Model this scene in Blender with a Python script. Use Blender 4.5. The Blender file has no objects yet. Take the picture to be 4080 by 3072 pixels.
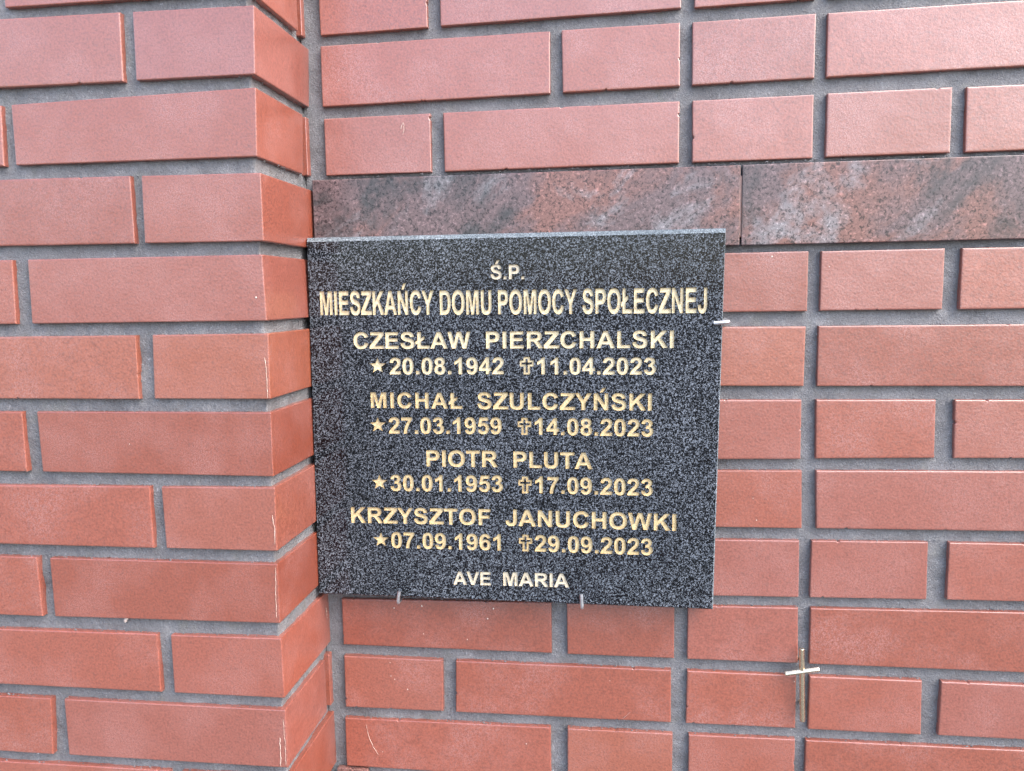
import bpy, bmesh, math, random
import numpy as np
from mathutils import Vector, Matrix
from mathutils.geometry import delaunay_2d_cdt

random.seed(7)
rng = np.random.default_rng(11)
scene = bpy.context.scene
COL = scene.collection

# ------------------------------------------------------------------ camera
cam_data = bpy.data.cameras.new('camera')
cam = bpy.data.objects.new('camera', cam_data)
COL.objects.link(cam)
cam_data.sensor_width = 36.0
cam_data.lens = 3121.53 / 4080.0 * 36.0
cam_data.clip_start = 0.01
cam_data.clip_end = 2000.0
_r = Vector((0.991852, 0.126576, -0.014451))
_u = Vector((-0.00013, 0.114439, 0.99343))
_f = Vector((-0.127398, 0.985334, -0.113523))
cam.matrix_world = Matrix(((_r.x, _u.x, -_f.x, 0.33244), (_r.y, _u.y, -_f.y, -0.72472),
                           (_r.z, _u.z, -_f.z, -0.21105), (0, 0, 0, 1)))
scene.camera = cam

# ------------------------------------------------------------------ sky, sun, exposure (overcast daylight)
SUN_DIR = Vector((0.80, -0.39, 0.93)).normalized()       # towards the sun
world = bpy.data.worlds.new('World')
scene.world = world
world.use_nodes = True
wn = world.node_tree.nodes
wl = world.node_tree.links
bg = wn['Background']
sky = wn.new('ShaderNodeTexSky')
sky.sky_type = 'NISHITA'
sky.sun_disc = False
sky.sun_elevation = math.asin(SUN_DIR.z)
sky.sun_rotation = math.atan2(SUN_DIR.x, SUN_DIR.y)
sky.air_density = 1.0
sky.dust_density = 3.0
sky.ozone_density = 1.0
hsv = wn.new('ShaderNodeHueSaturation')
hsv.inputs['Saturation'].default_value = 0.9
wl.new(sky.outputs[0], hsv.inputs['Color'])
wl.new(hsv.outputs[0], bg.inputs[0])
bg.inputs[1].default_value = 0.15

sun_data = bpy.data.lights.new('sun', 'SUN')
sun_data.energy = 0.9
sun_data.angle = math.radians(60)
sun_data.color = (1.0, 0.96, 0.90)
sun = bpy.data.objects.new('sun', sun_data)
COL.objects.link(sun)
sun.rotation_euler = (-SUN_DIR).to_track_quat('-Z', 'Y').to_euler()
sun.location = (2, -3, 4)

scene.view_settings.view_transform = 'Standard'
scene.view_settings.look = 'None'
scene.view_settings.gamma = 1.0
scene.view_settings.exposure = 2.13
scene.view_settings.use_curve_mapping = False

# ------------------------------------------------------------------ helpers
def tag(o, label=None, cat=None, group=None, kind=None):
    if label: o['label'] = label
    if cat: o['category'] = cat
    if group: o['group'] = group
    if kind: o['kind'] = kind
    return o

def empty(name, loc):
    o = bpy.data.objects.new(name, None)
    o.empty_display_size = 0.05
    o.location = loc
    COL.objects.link(o)
    return o

def link_mesh(name, verts, faces, mat, parent=None, origin=None, smooth=False, face_mats=None):
    """one mesh object; vertices are given in world space, the origin is put at `origin`"""
    verts = np.asarray(verts, dtype=float)
    if origin is None:
        origin = verts.mean(axis=0)
    origin = np.asarray(origin, dtype=float)
    me = bpy.data.meshes.new(name)
    me.from_pydata((verts - origin).tolist(), [], faces)
    for m in (mat if isinstance(mat, (list, tuple)) else [mat]):
        me.materials.append(m)
    if face_mats is not None:
        me.polygons.foreach_set('material_index', face_mats)
    if smooth:
        me.polygons.foreach_set('use_smooth', [True] * len(me.polygons))
    me.update()
    o = bpy.data.objects.new(name, me)
    COL.objects.link(o)
    if parent is not None:
        o.parent = parent
        o.location = Vector(origin) - parent.location
    else:
        o.location = origin
    return o

def smooth_noise(h, w, cell, amp):
    """value noise on a grid, `cell` samples per lump"""
    gh, gw = int(h / cell) + 3, int(w / cell) + 3
    g = rng.normal(0, 1, (gh, gw))
    y = np.arange(h) / cell
    x = np.arange(w) / cell
    yi, xi = y.astype(int), x.astype(int)
    fy, fx = (y - yi)[:, None], (x - xi)[None, :]
    fy, fx = fy * fy * (3 - 2 * fy), fx * fx * (3 - 2 * fx)
    a = g[yi][:, xi]; b = g[yi][:, xi + 1]; c = g[yi + 1][:, xi]; d = g[yi + 1][:, xi + 1]
    return amp * ((a * (1 - fx) + b * fx) * (1 - fy) + (c * (1 - fx) + d * fx) * fy)

def grid_faces(h, w):
    i = np.arange(h - 1)[:, None] * w + np.arange(w - 1)[None, :]
    return np.stack([i, i + 1, i + w + 1, i + w], axis=-1).reshape(-1, 4)

def tube(points, r, n=10):
    """capped round bar along a polyline"""
    pts = [Vector(p) for p in points]
    vs, fs = [], []
    prev = None
    for i, p in enumerate(pts):
        t = (pts[min(i + 1, len(pts) - 1)] - pts[max(i - 1, 0)]).normalized()
        if prev is None:
            a = t.cross(Vector((0, 0, 1)) if abs(t.z) < 0.9 else Vector((1, 0, 0))).normalized()
        else:
            a = (prev - t * prev.dot(t)).normalized()
        prev = a
        b = t.cross(a)
        for k in range(n):
            w = 2 * math.pi * k / n
            vs.append(p + (a * math.cos(w) + b * math.sin(w)) * r)
    for i in range(len(pts) - 1):
        for k in range(n):
            k2 = (k + 1) % n
            fs.append((i * n + k, i * n + k2, (i + 1) * n + k2, (i + 1) * n + k))
    fs.append(tuple(reversed(range(n))))
    fs.append(tuple((len(pts) - 1) * n + k for k in range(n)))
    return [tuple(v) for v in vs], fs

# ------------------------------------------------------------------ materials
def new_mat(name):
    m = bpy.data.materials.new(name)
    m.use_nodes = True
    nt = m.node_tree
    return m, nt.nodes, nt.links, nt.nodes['Principled BSDF']

def ramp(nodes, stops):
    r = nodes.new('ShaderNodeValToRGB')
    e = r.color_ramp.elements
    while len(e) < len(stops):
        e.new(0.5)
    for k, (p, c) in enumerate(stops):
        e[k].position = p
        e[k].color = (*c, 1) if len(c) == 3 else c
    return r

def noise(nodes, links, vec, scale, detail=2.0, rough=0.5, dist=0.0):
    n = nodes.new('ShaderNodeTexNoise')
    n.inputs['Scale'].default_value = scale
    n.inputs['Detail'].default_value = detail
    n.inputs['Roughness'].default_value = rough
    n.inputs['Distortion'].default_value = dist
    links.new(vec, n.inputs['Vector'])
    return n

def mixc(nodes, links, fac, a, b, mode='MIX'):
    m = nodes.new('ShaderNodeMix')
    m.data_type = 'RGBA'
    m.blend_type = mode
    m.clamp_factor = True
    for sock, v in ((m.inputs[0], fac), (m.inputs[6], a), (m.inputs[7], b)):
        if hasattr(v, 'links'):
            links.new(v, sock)
        elif isinstance(v, (int, float)):
            sock.default_value = v
        else:
            sock.default_value = (*v, 1)
    return m.outputs[2]

def bump(nodes, links, bsdf, height, strength, distance, prev=None):
    b = nodes.new('ShaderNodeBump')
    b.inputs['Strength'].default_value = strength
    b.inputs['Distance'].default_value = distance
    links.new(height, b.inputs['Height'])
    if prev is not None:
        links.new(prev.outputs[0], b.inputs['Normal'])
    links.new(b.outputs[0], bsdf.inputs['Normal'])
    return b

def make_brick_mat():
    m, N, Lk, P = new_mat('clinker_brick')
    geo = N.new('ShaderNodeNewGeometry')
    pos = geo.outputs['Position']
    info = N.new('ShaderNodeObjectInfo')
    tone = ramp(N, [(0.0, (0.200, 0.047, 0.026)), (0.3, (0.235, 0.058, 0.032)), (0.6, (0.238, 0.063, 0.039)), (0.8, (0.225, 0.066, 0.047)), (1.0, (0.250, 0.068, 0.034))])
    Lk.new(info.outputs['Random'], tone.inputs[0])
    # offset the noise per brick so that no two faces repeat
    add = N.new('ShaderNodeVectorMath'); add.operation = 'ADD'
    comb = N.new('ShaderNodeCombineXYZ')
    mul = N.new('ShaderNodeMath'); mul.operation = 'MULTIPLY'; mul.inputs[1].default_value = 37.0
    Lk.new(info.outputs['Random'], mul.inputs[0])
    Lk.new(mul.outputs[0], comb.inputs[0]); Lk.new(mul.outputs[0], comb.inputs[2])
    Lk.new(pos, add.inputs[0]); Lk.new(comb.outputs[0], add.inputs[1])
    v = add.outputs[0]
    fine = noise(N, Lk, v, 430, 3, 0.6)
    fr = ramp(N, [(0.30, (0.66, 0.62, 0.62)), (0.5, (1.0, 1.0, 1.0)), (0.70, (1.22, 1.28, 1.30))])
    Lk.new(fine.outputs[0], fr.inputs[0])
    c = mixc(N, Lk, 1.0, tone.outputs[0], fr.outputs[0], 'MULTIPLY')
    big = noise(N, Lk, v, 14, 3, 0.55)
    br = ramp(N, [(0.44, (0, 0, 0)), (0.66, (1, 1, 1))])
    Lk.new(big.outputs[0], br.inputs[0])
    spec = noise(N, Lk, v, 900, 2, 0.6)
    sr = ramp(N, [(0.46, (0, 0, 0)), (0.60, (1, 1, 1))])
    Lk.new(spec.outputs[0], sr.inputs[0])
    bm = N.new('ShaderNodeMath'); bm.operation = 'MULTIPLY'
    Lk.new(br.outputs[0], bm.inputs[0]); Lk.new(sr.outputs[0], bm.inputs[1])
    bm2 = N.new('ShaderNodeMath'); bm2.operation = 'MULTIPLY'; bm2.inputs[1].default_value = 0.75
    Lk.new(bm.outputs[0], bm2.inputs[0])
    c = mixc(N, Lk, bm2.outputs[0], c, (0.33, 0.155, 0.14))          # pale bloom left by firing
    dk = noise(N, Lk, v, 190, 3, 0.6)
    dr = ramp(N, [(0.56, (0, 0, 0)), (0.70, (1, 1, 1))])
    Lk.new(dk.outputs[0], dr.inputs[0])
    dm = N.new('ShaderNodeMath'); dm.operation = 'MULTIPLY'; dm.inputs[1].default_value = 0.30
    Lk.new(dr.outputs[0], dm.inputs[0])
    c = mixc(N, Lk, dm.outputs[0], c, (0.11, 0.045, 0.038))          # small dark iron pits
    Lk.new(c, P.inputs['Base Color'])
    P.inputs['Roughness'].default_value = 0.33
    P.inputs['Specular IOR Level'].default_value = 1.0
    P.inputs['Coat Weight'].default_value = 0.62
    P.inputs['Coat Roughness'].default_value = 0.30
    P.inputs['Coat IOR'].default_value = 1.6
    h1 = noise(N, Lk, v, 380, 3, 0.6)
    b1 = bump(N, Lk, P, h1.outputs[0], 0.5, 0.0007)
    h2 = noise(N, Lk, v, 45, 2, 0.5)
    bump(N, Lk, P, h2.outputs[0], 0.5, 0.0012, b1)
    return m

def make_mortar_mat():
    m, N, Lk, P = new_mat('grey_mortar')
    geo = N.new('ShaderNodeNewGeometry')
    pos = geo.outputs['Position']
    n1 = noise(N, Lk, pos, 22, 4, 0.6)
    r1 = ramp(N, [(0.3, (0.122, 0.123, 0.132)), (0.55, (0.160, 0.161, 0.173)), (0.75, (0.198, 0.199, 0.213))])
    Lk.new(n1.outputs[0], r1.inputs[0])
    n2 = noise(N, Lk, pos, 400, 4, 0.75)
    r2 = ramp(N, [(0.30, (0.55, 0.55, 0.55)), (0.44, (0.93, 0.93, 0.93)), (0.60, (1.05, 1.05, 1.05)), (0.68, (1.6, 1.6, 1.6)), (0.74, (3.2, 3.2, 3.2))])
    Lk.new(n2.outputs[0], r2.inputs[0])
    c = mixc(N, Lk, 1.0, r1.outputs[0], r2.outputs[0], 'MULTIPLY')
    n3 = noise(N, Lk, pos, 30, 3, 0.6)
    r3 = ramp(N, [(0.58, (0, 0, 0)), (0.75, (0.45, 0.45, 0.45))])
    Lk.new(n3.outputs[0], r3.inputs[0])
    c = mixc(N, Lk, r3.outputs[0], c, (0.135, 0.135, 0.112))           # faint greenish grime
    Lk.new(c, P.inputs['Base Color'])
    P.inputs['Roughness'].default_value = 0.42
    h = noise(N, Lk, pos, 600, 4, 0.7)
    b1 = bump(N, Lk, P, h.outputs[0], 0.9, 0.0018)
    h2 = noise(N, Lk, pos, 170, 2, 0.5)
    bump(N, Lk, P, h2.outputs[0], 0.5, 0.0015, b1)
    return m

def make_black_granite(name, dark, mid, light, rough):
    m, N, Lk, P = new_mat(name)
    tc = N.new('ShaderNodeTexCoord')
    pos = tc.outputs['Object']
    a = noise(N, Lk, pos, 590, 3, 0.6, 1.0)
    ra = ramp(N, [(0.44, dark), (0.52, mid), (0.575, light)])
    Lk.new(a.outputs[0], ra.inputs[0])
    b = noise(N, Lk, pos, 1000, 2, 0.6)
    rb = ramp(N, [(0.38, (0.35, 0.35, 0.35)), (0.6, (1.5, 1.5, 1.5))])
    Lk.new(b.outputs[0], rb.inputs[0])
    c = mixc(N, Lk, 1.0, ra.outputs[0], rb.outputs[0], 'MULTIPLY')
    g = noise(N, Lk, pos, 9, 2, 0.5)
    rg = ramp(N, [(0.35, (0.82, 0.84, 0.86)), (0.65, (1.12, 1.12, 1.12))])
    Lk.new(g.outputs[0], rg.inputs[0])
    c = mixc(N, Lk, 1.0, c, rg.outputs[0], 'MULTIPLY')
    Lk.new(c, P.inputs['Base Color'])
    P.inputs['Roughness'].default_value = rough
    P.inputs['Specular IOR Level'].default_value = 0.3
    return m

def make_red_granite():
    m, N, Lk, P = new_mat('red_granite')
    tc = N.new('ShaderNodeTexCoord')
    mp = N.new('ShaderNodeMapping')
    rot = N.new('ShaderNodeMapping')
    rot.inputs['Rotation'].default_value = (0, math.radians(-48), 0)
    mp.inputs['Scale'].default_value = (1.15, 1.0, 0.72)
    info = N.new('ShaderNodeObjectInfo')
    sc = N.new('ShaderNodeVectorMath'); sc.operation = 'SCALE'; sc.inputs['Scale'].default_value = 3.0
    cb = N.new('ShaderNodeCombineXYZ')
    Lk.new(info.outputs['Random'], cb.inputs[0]); Lk.new(info.outputs['Random'], cb.inputs[1])
    Lk.new(cb.outputs[0], sc.inputs[0])
    ad = N.new('ShaderNodeVectorMath'); ad.operation = 'ADD'
    Lk.new(tc.outputs['Object'], rot.inputs['Vector']); Lk.new(rot.outputs[0], mp.inputs['Vector'])
    Lk.new(mp.outputs[0], ad.inputs[0]); Lk.new(sc.outputs[0], ad.inputs[1])
    v = ad.outputs[0]
    base = (0.112, 0.076, 0.080)
    n1 = noise(N, Lk, v, 10, 6, 0.62, 0.6)
    r1 = ramp(N, [(0.46, (0, 0, 0)), (0.58, (0.9, 0.9, 0.9))])
    Lk.new(n1.outputs[0], r1.inputs[0])
    c = mixc(N, Lk, r1.outputs[0], base, (0.170, 0.082, 0.070))            # red feldspar clouds
    sh = N.new('ShaderNodeVectorMath'); sh.operation = 'ADD'; sh.inputs[1].default_value = (5.3, 1.1, 2.7)
    Lk.new(v, sh.inputs[0])
    n2 = noise(N, Lk, sh.outputs[0], 10, 6, 0.66, 0.7)
    r2 = ramp(N, [(0.49, (0, 0, 0)), (0.60, (0.9, 0.9, 0.9))])
    Lk.new(n2.outputs[0], r2.inputs[0])
    c = mixc(N, Lk, r2.outputs[0], c, (0.038, 0.037, 0.041))              # charcoal bands
    sh2 = N.new('ShaderNodeVectorMath'); sh2.operation = 'ADD'; sh2.inputs[1].default_value = (-3.1, 2.1, 7.7)
    Lk.new(v, sh2.inputs[0])
    n3 = noise(N, Lk, sh2.outputs[0], 11, 5, 0.62, 0.5)
    r3 = ramp(N, [(0.55, (0, 0, 0)), (0.66, (0.85, 0.85, 0.85))])
    Lk.new(n3.outputs[0], r3.inputs[0])
    c = mixc(N, Lk, r3.outputs[0], c, (0.185, 0.180, 0.196))                # pale quartz blotches
    n4 = noise(N, Lk, tc.outputs['Object'], 330, 3, 0.65, 0.8)
    r4 = ramp(N, [(0.36, (0.12, 0.13, 0.16)), (0.47, (0.92, 0.92, 0.92)), (0.60, (1.15, 1.15, 1.15)), (0.68, (2.2, 2.15, 2.15))])
    Lk.new(n4.outputs[0], r4.inputs[0])
    c = mixc(N, Lk, 0.9, c, r4.outputs[0], 'MULTIPLY')
    Lk.new(c, P.inputs['Base Color'])
    P.inputs['Roughness'].default_value = 0.2
    bump(N, Lk, P, n4.outputs[0], 0.12, 0.0006)
    return m

def make_gold(name, c0, c1):
    m, N, Lk, P = new_mat(name)
    geo = N.new('ShaderNodeNewGeometry')
    n = noise(N, Lk, geo.outputs['Position'], 420, 3, 0.6)
    r = ramp(N, [(0.35, c0), (0.65, c1)])
    Lk.new(n.outputs[0], r.inputs[0])
    Lk.new(r.outputs[0], P.inputs['Base Color'])
    P.inputs['Roughness'].default_value = 0.5
    P.inputs['Metallic'].default_value = 0.15
    bump(N, Lk, P, n.outputs[0], 0.7, 0.0009)
    return m

def make_metal(name, col, rough, nscale):
    m, N, Lk, P = new_mat(name)
    geo = N.new('ShaderNodeNewGeometry')
    n = noise(N, Lk, geo.outputs['Position'], nscale, 3, 0.6)
    r = ramp(N, [(0.3, tuple(x * 0.92 for x in col)), (0.7, col)])
    Lk.new(n.outputs[0], r.inputs[0])
    Lk.new(r.outputs[0], P.inputs['Base Color'])
    P.inputs['Metallic'].default_value = 1.0
    rr = ramp(N, [(0.3, (rough * 0.8,) * 3), (0.7, (rough * 1.3,) * 3)])
    Lk.new(n.outputs[0], rr.inputs[0])
    Lk.new(rr.outputs[0], P.inputs['Roughness'])
    return m

def make_plain(name, ca, cb, scale, rough):
    m, N, Lk, P = new_mat(name)
    geo = N.new('ShaderNodeNewGeometry')
    n = noise(N, Lk, geo.outputs['Position'], scale, 4, 0.6)
    r = ramp(N, [(0.35, ca), (0.65, cb)])
    Lk.new(n.outputs[0], r.inputs[0])
    Lk.new(r.outputs[0], P.inputs['Base Color'])
    P.inputs['Roughness'].default_value = rough
    return m

M_BRICK = make_brick_mat()
M_MORTAR = make_mortar_mat()
M_BLACK = make_black_granite('black_granite', (0.0008, 0.0012, 0.0022), (0.006, 0.0075, 0.011), (0.135, 0.152, 0.180), 0.11)
M_SAWN = make_black_granite('honed_granite_edge', (0.075, 0.095, 0.11), (0.125, 0.15, 0.17), (0.20, 0.23, 0.255), 0.35)
M_RED = make_red_granite()
M_GOLD = make_gold('gold_letter_paint', (0.47, 0.36, 0.19), (0.68, 0.555, 0.335))
M_PALE = make_gold('pale_gold_letters', (0.53, 0.445, 0.285), (0.72, 0.63, 0.445))  # paler tone of the gold for the upper rows of lettering
M_CREAM = make_gold('cream_letters', (0.54, 0.47, 0.36), (0.72, 0.65, 0.52))  # creamier tone for the first and last rows of lettering
M_STEEL = make_metal('stainless_steel', (0.58, 0.61, 0.66), 0.40, 300)
M_BRASS = make_metal('polished_brass', (0.66, 0.57, 0.43), 0.25, 200)
M_LIME = make_plain('lime_fleck', (0.48, 0.37, 0.32), (0.62, 0.53, 0.48), 500, 0.8)
M_GROUND = make_plain('paving_ground', (0.105, 0.102, 0.095), (0.15, 0.145, 0.135), 3.0, 0.9)

# ------------------------------------------------------------------ setting
g = 600.0
GZ = -1.72
ground = link_mesh('ground', [(-g, -g, GZ), (g, -g, GZ), (g, g, GZ), (-g, g, GZ)], [(0, 1, 2, 3)], M_GROUND, origin=(0, 0, GZ))
tag(ground, kind='structure')

# course tables, metres: (slope, height at x=0) of each top and bottom bed, then the upright joints (at top, at bottom)
LEFT={
-2: ((0, 0.2171), (0, 0.154), [(-0.1327, -0.1327), (-0.1202, -0.1202), (0, 0)]),
-1: ((0.0, 0.1401), (0.0, 0.0725), [(-0.2624, -0.2624), (-0.2494, -0.2494), (0, 0)]),
0: ((-0.0096, 0.06), (-0.0001, -0.0015), [(-0.1311, -0.1321), (-0.118, -0.1188), (0.0029, 0.0007)]),
1: ((0.0183, -0.0135), (-0.0018, -0.0763), [(-0.2629, -0.2646), (-0.2516, -0.2518), (0.0008, -0.0014)]),
2: ((-0.0092, -0.0915), (-0.0057, -0.1553), [(-0.1313, -0.1315), (-0.1201, -0.1211), (0.0013, 0.0012)]),
3: ((-0.0003, -0.168), (0.0018, -0.2314), [(-0.265, -0.2661), (-0.2478, -0.2487), (-0.0012, 0.0002)]),
4: ((0.0042, -0.2438), (-0.0005, -0.308), [(-0.1369, -0.1377), (-0.1197, -0.1218), (0.0009, 0.0)]),
5: ((0.0004, -0.3213), (-0.0052, -0.3855), [(-0.2677, -0.2682), (-0.2517, -0.2506), (-0.0004, -0.0008)]),
6: ((0.0096, -0.3965), (0.0025, -0.4617), [(-0.1329, -0.133), (-0.1208, -0.1196), (-0.0001, -0.0008)]),
7: ((0.0027, -0.4752), (0.0099, -0.5372), [(-0.2652, -0.2644), (-0.251, -0.2505), (-0.0014, -0.0017)]),
8: ((0.0088, -0.5533), (0.0039, -0.6171), [(-0.1365, -0.1358), (-0.1214, -0.1214), (-0.0012, -0.0009)]),
9: ((0.0053, -0.6301), (0.0058, -0.6933), [(-0.2632, -0.2662), (-0.248, -0.2476), (-0.0009, -0.0008)]),
10: ((0.012, -0.7040), (0.0, -0.77), [(-0.1327, -0.1327), (-0.1202, -0.1202), (0, 0)]),
11: ((0.0, -0.7839), (0.0, -0.847), [(-0.2624, -0.2624), (-0.2499, -0.2499), (0, 0)]),
}
BACK={
-2: ((0, 0.2171), (0, 0.154), [(0.0179, 0.0179), (0.2652, 0.2652), (0.2787, 0.2787), (0.4, 0.4), (0.4146, 0.4146), (0.5327, 0.5327), (0.5459, 0.5459)]),
-1: ((0.0, 0.1401), (0.0148, 0.0712), [(0.0192, 0.0192), (0.1378, 0.1378), (0.1518, 0.1518), (0.4013, 0.4013), (0.4151, 0.4151), (0.5327, 0.5327), (0.5459, 0.5459), (0.6642, 0.6642), (0.682, 0.682)]),
0: ((0.0083, 0.0601), (0.0108, -0.0034), [(0.0187, 0.0184), (0.2676, 0.2671), (0.2799, 0.2804), (0.4006, 0.4008), (0.4129, 0.4136), (0.534, 0.5338), (0.545, 0.5454)]),
1: ((0.0047, -0.0159), (0.0018, -0.0767), [(0.0193, 0.0192), (0.1384, 0.1379), (0.1525, 0.1523), (0.4009, 0.401), (0.4138, 0.4145), (0.5337, 0.534), (0.5469, 0.5465), (0.6652, 0.6656), (0.679, 0.6801)]),
2: ((0.0, -0.0909), (0.0, -0.154), [(0.0179, 0.0179), (0.2652, 0.2652), (0.2787, 0.2787), (0.4, 0.4), (0.4146, 0.4146), (0.5327, 0.5327), (0.5459, 0.5459)]),
3: ((0.0, -0.1697), (0.0, -0.231), [(0.0179, 0.0179), (0.1354, 0.1354), (0.1489, 0.1489), (0.4, 0.4), (0.4146, 0.4146), (0.5329, 0.5329), (0.5459, 0.5459), (0.6654, 0.6654), (0.6823, 0.6823)]),
4: ((-0.0008, -0.2464), (-0.0001, -0.3096), [(0.0179, 0.0179), (0.2652, 0.2652), (0.2787, 0.2787), (0.4, 0.4), (0.4146, 0.4146), (0.532, 0.5317), (0.5449, 0.5452)]),
5: ((0.0002, -0.3241), (0.0166, -0.3964), [(0.0179, 0.0179), (0.1354, 0.1354), (0.1489, 0.1489), (0.4, 0.4), (0.4146, 0.4146), (0.5301, 0.531), (0.5447, 0.5461), (0.6635, 0.665), (0.6821, 0.6836)]),
6: ((0.0119, -0.4068), (0.0089, -0.4681), [(0.0179, 0.0179), (0.2652, 0.2652), (0.2787, 0.2787), (0.4, 0.4), (0.4146, 0.4146), (0.5321, 0.5335), (0.5472, 0.549)]),
7: ((0.0106, -0.4826), (0.0167, -0.5491), [(0.0179, 0.0179), (0.1354, 0.1354), (0.1489, 0.1489), (0.4, 0.4), (0.4146, 0.4146), (0.5318, 0.5327), (0.5447, 0.5447), (0.6622, 0.6634), (0.6837, 0.6838)]),
8: ((0.0158, -0.5609), (0.0031, -0.6173), [(0.0173, 0.0173), (0.2635, 0.2635), (0.2813, 0.2813), (0.4007, 0.4007), (0.415, 0.415), (0.5327, 0.5339), (0.5455, 0.5462)]),
9: ((0.0029, -0.631), (0.0055, -0.6944), [(0.0177, 0.0167), (0.1365, 0.1356), (0.1517, 0.1505), (0.3975, 0.398), (0.4151, 0.4144), (0.5324, 0.5331), (0.5466, 0.5465), (0.6629, 0.6641), (0.6827, 0.682)]),
10: ((0.0082, -0.7086), (0.0, -0.7697), [(0.0154, 0.0154), (0.2617, 0.2617), (0.281, 0.281), (0.3995, 0.3995), (0.4176, 0.4176), (0.5329, 0.5329), (0.5446, 0.5446)]),
11: ((0.0, -0.7839), (0.0, -0.847), [(0.0179, 0.0179), (0.1354, 0.1354), (0.1489, 0.1489), (0.4, 0.4), (0.4146, 0.4146), (0.5327, 0.5327), (0.5459, 0.5459), (0.6642, 0.6642), (0.682, 0.682)]),
}
# further courses above and below the picture go on in the same bond
for _k in (-5, -4, -3, 12):
    for _t in (LEFT, BACK):
        _s = _t[-2 if _k % 2 == 0 else -1] if _k < 0 else _t[10 if _k % 2 == 0 else 11]
        _t[_k] = ((0.0, -0.077 * _k + 0.0631), (0.0, -0.077 * _k), _s[2])
BACK_Y = 0.1261          # brick face of the wall behind the pillar
RECESS = 0.0062          # how far the mortar lies behind the brick faces

pillar = tag(empty('brick_pillar', (-0.3, 0.06, GZ)), 'red clinker brick pillar jutting out to the left of the black plaque', 'pillar', kind='thing')
wall = tag(empty('brick_wall', (0.5, 0.2, GZ)), 'set back red brick wall that carries the black plaque and the brass cross', 'wall', kind='thing')

def brick_face(parent, quad, y, depth=0.03):
    """quad: TL, TR, BR, BL as (x, z). Arris slightly rounded, edges uneven, now and then a chip."""
    q = [Vector((a, b)) for a, b in quad]
    q = [p + Vector((random.uniform(-1, 1), random.uniform(-1, 1))) * 0.0003 for p in q]
    cx = sum((p for p in q), Vector((0, 0))) / 4
    yy = y + random.uniform(-0.0007, 0.0005)
    pts, nrm = [], []
    for k in range(4):
        a, b = q[k], q[(k + 1) % 4]
        e = (b - a); ln = e.length
        n_in = Vector((e.y, -e.x)).normalized()
        if n_in.dot(cx - (a + b) / 2) < 0: n_in = -n_in
        seg = 9 if ln > 0.15 else (5 if ln > 0.09 else 3)
        steps = [(t / seg + (random.uniform(-0.3, 0.3) / seg if t else 0.0), random.uniform(-0.00013, 0.00013)) for t in range(seg)]
        for _c in range(random.choice((0, 0, 1, 1, 2)) if ln > 0.09 else random.choice((0, 0, 1))):   # little chips out of the arris
            t0, w, dd = random.uniform(0.05, 0.95), random.uniform(0.0012, 0.003) / ln, random.uniform(0.0005, 0.0013)
            steps = [p for p in steps if p[0] == 0.0 or abs(p[0] - t0) > 1.6 * w]
            steps += [(t0 - w, 0.0), (t0 - 0.4 * w, dd), (t0 + 0.3 * w, dd * 0.8), (t0 + w, 0.0)]
        steps.sort()
        for s, (t, d) in enumerate(steps):
            p = a.lerp(b, t)
            if s: p = p + n_in * d
            pts.append(p)
            prev = q[k - 1]
            if s == 0:
                e2 = (a - prev); m_in = Vector((e2.y, -e2.x)).normalized()
                if m_in.dot(cx - (a + prev) / 2) < 0: m_in = -m_in
                nrm.append(n_in + m_in)
            else:
                nrm.append(n_in)
    n = len(pts)
    r = random.uniform(0.0007, 0.0011)
    vs = []
    for inset, back in ((2.2 * r, 0.0), (r, 0.09 * r), (0.35 * r, 0.45 * r), (0.0, 1.15 * r), (0.0, depth)):
        for p, w in zip(pts, nrm):
            z = p + w * inset
            vs.append((z.x, yy + back, z.y))
    fs = [tuple(range(n - 1, -1, -1))]
    for k in range(4):
        for i in range(n):
            j = (i + 1) % n
            fs.append((k * n + i, k * n + j, (k + 1) * n + j, (k + 1) * n + i))
    return link_mesh('brick', vs, fs, M_BRICK, parent, origin=(cx.x, yy + depth / 2, cx.y))

def brick_block(parent, quad, y0, y1, cut_right=True):
    """corner brick: whole block with two faces showing, arrises rounded"""
    (ax, az), (bx, bz), (cx_, cz), (dx, dz) = quad
    bm = bmesh.new()
    vs = []
    for y in (y0, y1):
        for x, z in ((ax, az), (bx, bz), (cx_, cz), (dx, dz)):
            vs.append(bm.verts.new((x, y, z)))
    f = [(3, 2, 1, 0), (4, 5, 6, 7), (0, 1, 5, 4), (1, 2, 6, 5), (2, 3, 7, 6), (3, 0, 4, 7)]
    for q in f:
        bm.faces.new([vs[i] for i in q])
    bmesh.ops.recalc_face_normals(bm, faces=bm.faces)
    bmesh.ops.bevel(bm, geom=list(bm.edges), offset=0.0010, segments=2, profile=0.5, affect='EDGES')
    bm.verts.ensure_lookup_table()
    V = [tuple(v.co) for v in bm.verts]
    F = [tuple(v.index for v in fc.verts) for fc in bm.faces]
    bm.free()
    return link_mesh('brick', V, F, M_BRICK, parent)

def lin(l, x):
    return l[0] * x + l[1]

def quad_of(top, bot, ja, jb):
    lim = lambda x: max(-0.33, min(0.85, x))
    return [(ja[0], lin(top, lim(ja[0]))), (jb[0], lin(top, lim(jb[0]))), (jb[1], lin(bot, lim(jb[1]))), (ja[1], lin(bot, lim(ja[1])))]

def shift(j, d):
    return (j[0] + d, j[1] + d)

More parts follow.
